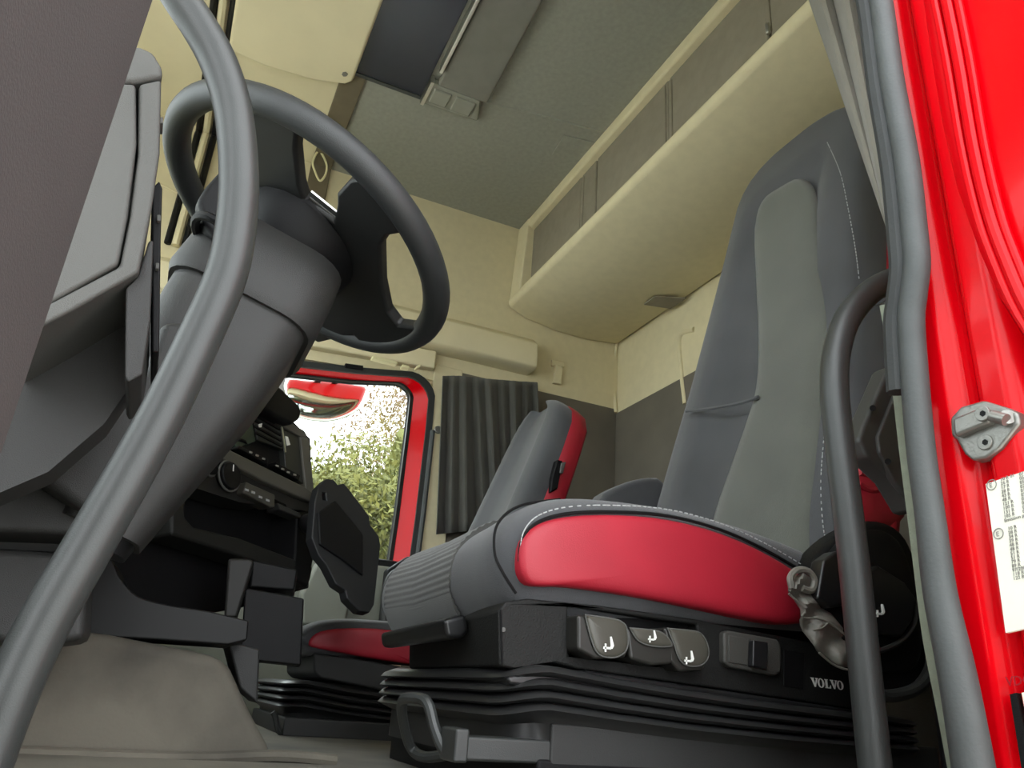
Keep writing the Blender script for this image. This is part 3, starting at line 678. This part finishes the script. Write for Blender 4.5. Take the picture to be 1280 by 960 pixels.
backrest(ds, 1.068, TBX, by, BN, zroll=1.07)
# lighter centre insert, traced on the backrest plane
lft = [(966, 252), (954, 285), (957, 360), (960, 430), (958, 485), (946, 530), (925, 590), (905, 650), (900, 700)]
rgt = [(998, 233), (1020, 250), (1030, 320), (1040, 390), (1040, 450), (1036, 520), (1030, 590), (1024, 650), (1020, 712)]
Lc = cat([PB(a, b) for a, b in lft], 5); Rc = cat([PB(a, b) for a, b in rgt], 5)
NI = len(Lc)-1
def fins(u, v):
    i = min(int(v*NI), NI-1); t = v*NI-i
    l = Lc[i].lerp(Lc[i+1], t); r = Rc[i].lerp(Rc[i+1], t)
    p = l.lerp(r, u)
    top = min(1, v/.06)
    return p+BN*(.011*math.sqrt(max(0, 1-(2*u-1)**6))*math.sqrt(top)-.002)
insv = obj('centre_insert', grid(fins, 14, NI), M_SEATI, ds, angle=60)
md = insv.modifiers.new('thick', 'SOLIDIFY'); md.thickness = .02; md.offset = -1
# seams on the insert and bolsters
def bseam(name, pts, r, m, d=.012): return obj(name, tube(cat([PB(a, b, d) for a, b in pts], 5), r, 6), m, ds)
bseam('insert_seam', lft, .0028, M_BLACK, .006); bseam('insert_seam', rgt, .0028, M_BLACK, .006)
bseam('insert_seam', [(955, 275), (964, 254), (980, 241), (1000, 232), (1014, 239)], .004, M_BLACK, .006)
bseam('insert_seam', [(960, 352), (990, 325), (1022, 303)], .0016, M_SEATI, .0092)
bseam('insert_seam', [(962, 430), (1000, 405), (1034, 385)], .0016, M_SEATI, .0092)
bseam('insert_seam', [(962, 460), (1000, 432), (1036, 412)], .0016, M_SEATI, .0092)
bseam('insert_seam', [(955, 650), (985, 630), (1020, 615)], .0016, M_SEATI, .0092)
bseam('insert_seam', [(955, 675), (990, 655), (1020, 640)], .0016, M_SEATI, .0092)
bseam('bolster_crease', [(858, 514), (885, 511), (915, 506), (935, 501), (948, 496)], .0034, M_SEAT, .034)
bseam('bolster_crease', [(1080, 382), (1098, 378), (1108, 372)], .0034, M_SEAT, .034)
def bst(pts, d, ln=.005): obj('stitching', dashes(cat([PB(a, b, d) for a, b in pts], 6), ln, .0035, .0009), M_STITCH, ds)['kind'] = 'stuff'
bst([(1034, 178), (1050, 215), (1060, 260), (1069, 310), (1074, 350)], .046)
bst([(1072, 400), (1060, 440), (1052, 470)], .044)
bst([(1030, 545), (1026, 600), (1028, 650), (1033, 680)], .020)
bst([(956, 300), (961, 380), (963, 440), (962, 490), (945, 540), (920, 610)], .010)
# small inner armrest bolster beside the backrest
q = cat([PX(a, b, 1.37) for a, b in ((752, 622), (775, 606), (805, 597), (830, 600), (840, 640), (800, 660), (760, 645))], 3, True)
obj('inner_armrest', prism(q, (.06, 0, 0)), M_SEAT, ds, bevel=.015, seg=3)
obj('hinge_clip', prism([PB(a, b, .02) for a, b in ((872, 482), (878, 480), (874, 506), (864, 514), (866, 498))], -BN*.03), M_BLACK, ds, bevel=.003)
# red leather folds low on the outer side of the backrest
gq = cat(pxx([(1066, 582), (1085, 566), (1108, 578), (1126, 606), (1128, 648), (1098, 664), (1066, 656)], .80), 3, True)
sg = obj('side_gaiter', pillow(gq, (-1, 0, 0), .012, .04), M_RED, ds, angle=70)
for f_ in ([(1074, 590), (1092, 596), (1104, 592)], [(1072, 606), (1090, 614), (1108, 606)], [(1074, 574), (1088, 580), (1098, 577)]):
    obj('leather_fold', tube(cat(pxx(f_, .792), 4), .006, 8), M_RED, sg)
# ---- base panel
SX0 = .812
M_BASE = mat('grained_base_plastic', S(27, 27, 26), .6, .08, 10, .5, 500, spec=.25)
bpts = [(622, 764), (632, 752), (660, 748), (745, 756), (870, 774), (1000, 800), (1075, 815), (1085, 890), (1000, 876), (880, 858), (720, 836), (690, 828), (640, 836), (624, 832)]
base = obj('base_panel', prism(pxx(bpts, SX0), (.50, -.055, .004)), M_BASE, ds, bevel=.008, seg=3)
obj('panel_joint', tube([PX(626, 762, SX0-.001), PX(627, 800, SX0-.001), PX(628, 830, SX0-.001)], .0012, 6), M_BLACK, base)
obj('panel_screw', disc(PX(629, 787, SX0-.001), (-1, .2, 0), .0025, .0012), M_DASH2, base)
obj('front_handle', prism(pxx([(583, 767), (587, 790), (576, 799), (558, 797), (554, 774)], .93), (.36, -.02, 0)), M_GLBLK, ds, bevel=.006, seg=3)
obj('under_cushion', box(.83, 1.32, -.88, -.40, .085, .125), M_BLACK, ds)
# lever recess and three paddles
cut(base, prism(pxx([(721, 756), (884, 780), (887, 800), (884, 836), (845, 834), (722, 820)], SX0-.02), (.06, 0, 0)))
def lever(out, face, lines):
    o = obj('lever', prism(pxx(out, SX0-.026), (.04, 0, 0)), mat('lever_body', S(40, 39, 36), .4, .06, 10), ds, bevel=.004, seg=3)
    f_ = obj('lever_face', pillow(cat(pxx(face, SX0-.0275), 2, True), (-1, 0, 0), .003, .006), M_LEVER, o, angle=70)
    obj('face_rim', tube(cat(pxx(face, SX0-.0280), 3, True), .0010, 6, closed=True), M_DASH2, o)
    for ln in lines:
        obj('symbol', prism(pxx(ln, SX0-.0318), (.001, 0, 0)), M_WHITE, o)
def seaticon(x, y, s=1):
    a = [(x+3*s, y-16*s), (x+5*s, y-16*s), (x+8*s, y-4*s), (x+6*s, y), (x+2*s, y), (x+4*s, y-4*s)]
    b = [(x-6*s, y-3*s), (x+4*s, y-2*s), (x+4*s, y+1*s), (x-6*s, y)]
    c = [(x-4*s, y-7*s), (x-2*s, y-7*s), (x-2*s, y+4*s), (x-4*s, y+4*s)]
    return [a, b, c]
lever([(722, 768), (770, 775), (783, 780), (788, 805), (783, 822), (745, 824), (722, 812)], [(732, 769.5), (734, 769), (768, 774), (778, 778), (783, 784), (785, 800), (783, 812), (776, 819), (766, 822), (752, 820), (744, 812), (739, 798), (734, 780)], seaticon(760, 811, .95))
lever([(783, 785), (820, 787), (832, 792), (842, 806), (841, 830), (815, 832), (788, 824)], [(788, 786), (790, 785.5), (818, 788), (829, 792), (837, 800), (840, 806), (836, 808), (820, 808), (806, 805), (796, 799)], seaticon(815, 800, .75))
lever([(830, 784), (874, 788), (884, 800), (888, 818), (880, 838), (850, 840), (838, 826)], [(835, 786.5), (837, 786), (868, 789), (877, 793), (883, 802), (886, 814), (884, 824), (877, 831), (866, 833), (855, 830), (848, 821), (843, 806)], seaticon(861, 827, .85))
M_SWP = mat('switch_plate_grey', S(62, 61, 57), .6, .1, 20, .4, 600)
sw = obj('switch_plate', prism(pxx([(905, 790), (912, 788), (972, 799), (977, 806), (977, 840), (970, 845), (912, 834), (905, 828)], SX0-.009), (.012, 0, 0)), M_SWP, ds, bevel=.003, seg=3)
obj('blank_plate', prism(pxx([(911, 794), (935, 798), (935, 832), (911, 828)], SX0-.0105), (.003, 0, 0)), M_SWP, sw, bevel=.001)
obj('rocker', prism(pxx([(942, 800), (961, 803), (960, 837), (941, 833)], SX0-.018), (.012, 0, 0)), M_GLBLK, sw, bevel=.002, seg=3)
obj('switch_inset', prism(pxx([(938, 799), (974, 805), (974, 840), (938, 834)], SX0-.0102), (.003, 0, 0)), M_SWP, sw)
obj('blank_cover', prism(pxx([(980, 812), (1006, 816), (1005, 862), (980, 858)], SX0-.001), (.003, 0, 0)), M_BLACK, ds, bevel=.001)
tx = (PX(1058, 860, SX0-.001)-PX(1015, 855, SX0-.001)).normalized(); tz = V((0, .06, 1)).normalized()
lw = (PX(1058, 862, SX0-.001)-PX(1014, 856, SX0-.001)).length
Vp = [(-.05, 1), (.47, 1), (.47, .92), (.39, .90), (.62, .32), (.80, .90), (.70, .92), (.70, 1), (1.08, 1), (1.08, .92), (.98, .90), (.64, 0), (.46, 0), (.06, .90), (-.05, .92)]
Lp = [(0, 1), (.52, 1), (.52, .92), (.42, .90), (.42, .10), (.66, .10), (.84, .36), (.93, .36), (.90, 0), (0, 0), (0, .08), (.10, .10), (.10, .90), (0, .92)]
def oring(n=20):
    o_ = [(.52+.54*math.cos(2*math.pi*k/n), .5+.53*math.sin(2*math.pi*k/n)) for k in range(n)]
    i_ = [(.52+.21*math.cos(2*math.pi*k/n), .5+.43*math.sin(2*math.pi*k/n)) for k in range(n)]
    return o_, i_
u = lw/5.55; org = PX(1014.5, 858, SX0-.0012); pr = []; cur = 0
def L3(p): return org+tx*(cur+p[0])*u+tz*p[1]*u
for ch in 'VOLVO':
    if ch == 'O':
        o_, i_ = oring(); n_ = len(o_)
        vs = [L3(p) for p in o_]+[L3(p) for p in i_]
        pr.append((vs, [[k, (k+1) % n_, n_+(k+1) % n_, n_+k] for k in range(n_)])); cur += 1.10
    else:
        pr.append(prism([L3(p) for p in (Vp if ch == 'V' else Lp)], (-.0006, 0, 0))); cur += 1.02 if ch == 'V' else .92
o = obj('lettering', join(*pr), M_WHITE, ds, flat=True); o['label'] = 'pale serif lettering'
# ---- recliner shell on the outer side
sh_o = cat(pxx([(1020, 700), (1050, 668), (1090, 650), (1128, 664), (1150, 710), (1163, 780), (1164, 830), (1148, 858), (1118, 872), (1096, 866), (1076, 824), (1040, 785), (1014, 735)], .775), 4, True)
shl = obj('recliner_shell', prism(sh_o, (.045, 0, 0)), M_BLACK, ds, bevel=.010, seg=3)
sh_i = cat(pxx([(1040, 690), (1085, 662), (1122, 676), (1143, 730), (1152, 790), (1145, 832), (1110, 840), (1060, 820), (1030, 760)], .768), 4, True)
obj('shell_face', pillow(sh_i, (-1, 0, 0), .006, .01), M_BLACK, shl, angle=70)
rimp = cat(pxx([(1166, 790), (1164, 832), (1146, 860), (1112, 870), (1090, 864)], .768), 5)
obj('shell_rim', tube(rimp, .008, 10), M_DASH, shl)
for out in ([(1022, 748), (1030, 700), (1046, 688), (1062, 692), (1062, 756), (1040, 760)], [(1088, 712), (1098, 706), (1132, 728), (1146, 748), (1142, 775), (1128, 796), (1100, 792), (1084, 770)]):
    bt_ = obj('adjust_button', prism(pxx(out, .750), (.024, 0, 0)), M_GLBLK, ds, bevel=.004, seg=3)
for ln in seaticon(1100, 768, .8): obj('symbol', prism(pxx(ln, .7485), (.002, 0, 0)), M_WHITE, ds)
obj('button_edge', tube(cat(pxx([(1146, 752), (1143, 778), (1128, 800), (1104, 812), (1090, 815)], .757), 4), .0035, 8), M_DASH, ds)
# crumpled strap loop hanging from the shell
M_STRAP = mat('worn_grey_vinyl', S(122, 120, 112), .5, .2, 20, .4, 120)
rows = [[(988, 722), (1004, 716), (1020, 726)], [(985, 738), (1002, 745), (1022, 752)], [(1000, 762), (1016, 758), (1040, 768)], [(1004, 790), (1028, 780), (1066, 800)], [(1024, 816), (1044, 811), (1072, 822)], [(1048, 834), (1066, 834), (1080, 838)]]
def fst(u, v):
    i = min(int(v*5), 4); t = v*5-i
    q = [(rows[i][k][0]*(1-t)+rows[i+1][k][0]*t, rows[i][k][1]*(1-t)+rows[i+1][k][1]*t) for k in range(3)]
    j = 0 if u < .5 else 1; s = u*2-j
    a = (q[j][0]*(1-s)+q[j+1][0]*s, q[j][1]*(1-s)+q[j+1][1]*s)
    return PX(*a, .765+.006*math.sin(v*23+u*7)-.008*math.sin(u*math.pi))
sv = obj('crumpled_strap', grid(fst, 10, 20), M_STRAP, ds, angle=60)
md = sv.modifiers.new('thick', 'SOLIDIFY'); md.thickness = .004
lp = cat(pxx([(990, 735), (988, 722), (996, 713), (1010, 714), (1018, 726), (1014, 738), (1002, 735)], .758), 4)
obj('strap_loop', tube(lp, .0045, 8), M_STRAP, ds)
for e in ([(986, 742), (1006, 762), (1003, 772), (1030, 775), (1060, 796)], [(1024, 816), (1046, 833), (1078, 841)], [(1016, 788), (1028, 785), (1035, 778)]):
    obj('strap_edge', tube(cat(pxx(e, .752), 4), .0014, 6), M_STRAP, sv)
# ---- bellows
def bellows(root, x0, x1, rows, amp, m, ys, n=36):
    """rows: list of functions z(y) for the ridge heights, from top to bottom; stacked soft folds"""
    out = []
    K = len(rows)
    def ringpts(inset, zf):
        y0, y1 = ys; pts = rrect((( x0+x1)/2, (y0+y1)/2, 0), (1, 0, 0), (0, 1, 0), (x1-x0)/2-inset, abs(y1-y0)/2-inset, .05, 6)
        res = []
        for i in range(len(pts)):
            a, b = pts[i], pts[(i+1) % len(pts)]
            m_ = 6 if (a-b).length > .1 else 1
            for k in range(m_):
                p = a.lerp(b, k/m_); res.append(V((p.x, p.y, zf(p.y))))
        return res
    rings = []
    for i in range(K):
        z = rows[i]
        rings.append(ringpts(amp, lambda y, z=z: z(y)+.0095)); rings.append(ringpts(amp*.25, lambda y, z=z: z(y)+.0065))
        rings.append(ringpts(0, lambda y, z=z: z(y)+.002)); rings.append(ringpts(amp*.3, lambda y, z=z: z(y)-.0015)); 
    rings.append(ringpts(amp*1.2, lambda y: rows[-1](y)-.012)); rings.append(ringpts(amp*1.2, lambda y: rows[-1](y)-.05))
    return obj('bellows', loft(rings), m, root, angle=60)
def zrow(top, k, pitch):
    def f(y):
        s = (y+.40)/-.46                      # 0 at front, 1 at the back
        return top-.012*math.exp(-((y+.34)/.04)**2)-k*(pitch-.002*s)-.030*(1-math.exp(-max(0, s)*1.6))
    return f
M_BEL = mat('bellows_rubber', S(38, 38, 38), .36, .1, 10)
bellows(ds, .785, 1.33, [zrow(.030, k, .0125) for k in range(4)], .016, M_BEL, (-.355, -.98))
obj('bellows_top', prism(pxx([(634, 846), (660, 841), (700, 842), (735, 838), (1075, 888), (1075, 900), (850, 885), (700, 862), (636, 856)], .80), (.50, -.03, 0)), M_GLBLK, ds, bevel=.01, seg=3)
# ---- slide rails and adjusting bar
obj('rail_cover', box(.80, .86, -1.0, -.415, -.062, -.020), M_DASH, ds, bevel=.003)
obj('slide_rail', box(.803, .84, -.42, -.315, -.060, -.037), M_TUBE, ds, bevel=.003)
obj('rail_end', box(.800, .845, -.322, -.306, -.062, -.030), M_TUBE, ds, bevel=.003)
obj('seat_plinth', box(.80, 1.34, -1.05, -.40, ZF-.002, -.055), M_BLACK, ds, bevel=.004)
obj('slide_bar', tube(cat([PX(574, 944, .84), PX(556, 938, .84), PX(544, 912, .85), PX(535, 880, .86), PX(522, 873, .88), PX(503, 876, .92), PX(505, 905, .95), PX(514, 935, .97), PX(530, 946, .95), PX(556, 944, .92)], 5), .0062, 10), M_TUBE, ds)

# ---- passenger seat (lower, reclined)
ps = thing('passenger_seat', (2.07, -.62, -.10), 'lower dark grey passenger seat with red sides beside the window', 'seat')
PROFP = [(y+.045, .152+(z-.251)*.55) for y, z in PROF]
PX0 = 1.80
Pp = cushion_parts(ps, PX0+.26, .26, PROFP, M_SEAT, M_SEATI, None, None, PX0, rr=.03)
redp = cat(pxx([(386, 806), (395, 792), (420, 786), (470, 786), (525, 794), (560, 805), (560, 845), (520, 832), (460, 822), (405, 812)], PX0-.002), 3, True)
obj('side_panel', pillow(redp, (-1, 0, 0), .006, .03), M_RED, ps, angle=70)
obj('base_panel', prism(pxx([(392, 816), (460, 825), (560, 845), (560, 870), (500, 868), (400, 848), (392, 840)], PX0+.01), (.48, -.02, 0)), M_DASH, ps, bevel=.006)
def zrp(k):
    return lambda y: -.002-.012*k*1.25-.025*(1-math.exp(-max(0, (-.33-y)/.25)))+.004*math.exp(-((y+.36)/.05)**2)
bellows(ps, PX0-.01, PX0+.50, [zrp(k) for k in range(4)], .018, M_BEL, (-.285, -.92))
obj('seat_plinth', box(PX0-.01, PX0+.50, -.95, -.30, ZF-.002, -.065), M_DASH, ps, bevel=.004)
obj('slide_bar', tube(cat([PX(341, 890, PX0), PX(344, 896, PX0), PX(352, 918, PX0), PX(382, 921, PX0)], 4), .006, 8), M_TUBE, ps)
PSL = .37
def byp(z): return -.69-PSL*(z-.10)
PBN = V((0, 1, PSL)).normalized()
TBP = [(.08, .18, .10), (.12, .20, .13), (.25, .205, .14), (.40, .20, .14), (.55, .19, .14), (.68, .18, .135), (.76, .17, .13), (.80, .15, .115), (.825, .115, .095), (.835, .08, .07)]
TBY = []
for i in range(len(TBP)-1):
    for k in range(2):
        t = k/2; TBY.append(tuple(TBP[i][j]*(1-t)+TBP[i+1][j]*t for j in range(3)))
TBY.append(TBP[-1])
backrest(ps, PX0+.205, TBY, byp, PBN, bol=.025, mred=M_RED, rc=.52, rh=.30, rx=.004)
obj('recline_slot', prism(pxx([(697, 574), (704, 576), (698, 610), (688, 616), (690, 598)], 1.800), (.05, 0, 0)), M_BLACK, ps, bevel=.004)
obj('recline_lever', prism(pxx([(702, 578), (708, 577), (704, 592), (700, 591)], 1.795), (.02, 0, 0)), M_DASH2, ps, bevel=.002)

# ---- passenger door inner panel and pull
pd_ = thing('passenger_door_panel', (XW-.05, -.2, .1), 'grey inner panel of passenger door under the window', 'door panel')
M_DPAN = mat('door_panel_grey', S(122, 124, 114), .6, .05, 8, .3, 500)
obj('panel', prism([(XW, -.77, .40), (XW, .9, .40), (XW, .9, .16), (XW, -.77, .16)], (-.05, 0, 0)), M_DPAN, pd_, bevel=.015)
obj('kick_panel', prism([(XW, -.77, .16), (XW, .9, .16), (XW, .9, ZF), (XW, -.77, ZF)], (-.045, 0, 0)), M_DPAN, pd_, bevel=.01)
obj('upper_moulding', prism(pxx([(376, 742), (398, 700), (420, 698), (440, 745), (430, 790), (378, 780)], XW-.10), (.06, 0, 0)), M_DPAN, pd_, bevel=.012)
obj('door_pull', tube(cat(pxx([(504, 714), (490, 722), (483, 745), (482, 790)], XW-.13), 5), .018, 10), M_DASH, pd_)
obj('pull_base', prism(pxx([(484, 712), (512, 694), (516, 700), (504, 790), (476, 790)], XW-.10), (.05, 0, 0)), M_BLACK, pd_, bevel=.008)
fin(obj('pillar_stud', disc(PX(547, 538, XW-.002), (-1, 0, 0), .016, .012), M_METAL, bevel=.004), 'round metal stud on the cream pillar between window and curtain', 'stud')

# ================================================================== OUTSIDE
gr = struct('ground', box(-30, 40, -30, 30, -1.65, -1.60), mat('pale_bounce_ground', S(196, 194, 184), .95, .08, 1.5), 'unseen ground round the truck, made pale to bounce daylight')  # unseen ground, toned pale to bounce daylight up into the cab
# kerb mirror hung over the passenger window
mr = thing('kerb_mirror', (3.02, -.14, 1.15), 'rounded exterior kerb mirror hanging outside the passenger window', 'mirror')
MX = 3.0
mo = cat(pxx([(357, 474), (380, 473), (410, 474), (440, 478), (459, 483), (458, 495), (450, 510), (436, 520), (418, 526), (400, 527), (380, 524), (364, 516), (357, 500)], MX), 3, True)
M_MIR = mat('mirror_glass', S(200, 205, 200), .06, .01, metal=1)
obj('housing', prism(mo, (.05, .02, .02)), M_DASH2, mr, bevel=.01)
obj('mirror_glass', pillow(mo, (-1, 0, -.15), .035, .002, rings=(1, .97, .9, .8, .65, .5, .3, .12)), M_MIR, mr, angle=80)
for a in ((398, 462), (425, 466)):
    obj('arm', tube(cat([V((XW+.08, PX(*a, MX+.03).y, 1.42)), PX(*a, MX+.03)+V((-.08, 0, .14)), PX(*a, MX+.03)+V((0, 0, .05)), PX(a[0], a[1]+14, MX+.03)], 4), .016, 8), M_BLACK, mr)
# leafy hedge and tree
def foliage(name, blobs, n, size, m, label, catg, trunk):
    root = thing(name, trunk[0], label, catg)
    vs, fs = [], []
    for k in range(n):
        c, r = random.choice(blobs); c = V(c)
        d = V((random.gauss(0, 1), random.gauss(0, 1), random.gauss(0, 1))).normalized()
        p = c+V((d.x*r[0], d.y*r[1], d.z*r[2]))*(random.random()**.35)
        a = V((random.gauss(0, 1), random.gauss(0, 1), random.gauss(0, 1))).normalized(); b = a.orthogonal().normalized()
        s = size*random.uniform(.6, 1.4); i = len(vs)
        vs += [p-a*s, p+b*s*.45, p+a*s, p-b*s*.45]; fs.append([i, i+1, i+2, i+3])
    me = bpy.data.meshes.new('leaves'); me.from_pydata([tuple(v-V(trunk[0])) for v in vs], [], fs); me.materials.append(m)
    o = bpy.data.objects.new('leaves', me); COL.objects.link(o); o.parent = root; o['kind'] = 'stuff'; ORG[o] = V(trunk[0])
    if name == 'hedge':
        def fm(u, v): y_ = -6+13*u; return V((8.0+.25*math.sin(y_*5+v*9)+.15*math.sin(y_*11+v*17), y_, -1.6+v*(3.80+.25*math.sin(y_*2.1+.6)+.18*math.sin(y_*7.3))))
        im = obj('inner_mass', grid(fm, 190, 30), m, root, angle=80); md = im.modifiers.new('thick', 'SOLIDIFY'); md.thickness = .3
    obj('trunk', tube(cat([V(p) for p in trunk], 4), .07, 8), mat('bark', S(80, 66, 50), .9), root)
M_LEAF = mat('hedge_leaf', S(66, 76, 32), .7, .3, .9, col2=S(112, 112, 48))
M_LEAF2 = mat('tree_leaf', S(104, 72, 52), .7, .3, 1.2, col2=S(128, 118, 54))
bl_ = [((7.3+random.uniform(-.5, .7), random.uniform(-3.4, 1.6), z), (.6, .7, .45)) for z in (-1.0, -.2, .5, .8, 1.1, 1.4, 1.6, 1.8) for _ in range(9)]
foliage('hedge', bl_, 80000, .030, M_LEAF, 'tall yellow green hedge seen through the passenger window', 'hedge', [(7.6, -.9, -1.6), (7.6, -.8, .2), (7.5, -.9, 1.2)])
bl_ = [((9.6+random.uniform(-.5, .5), -3.1+random.uniform(-.9, .9), z), (.7, .8, .5)) for z in (2.4, 2.9, 3.3, 3.7) for _ in range(5)]
foliage('autumn_tree', bl_, 14000, .026, M_LEAF2, 'thin autumn tree with brown leaves rising behind the hedge', 'tree', [(9.7, -3.1, -1.6), (9.6, -3.1, 1), (9.6, -3.1, 3.4)])
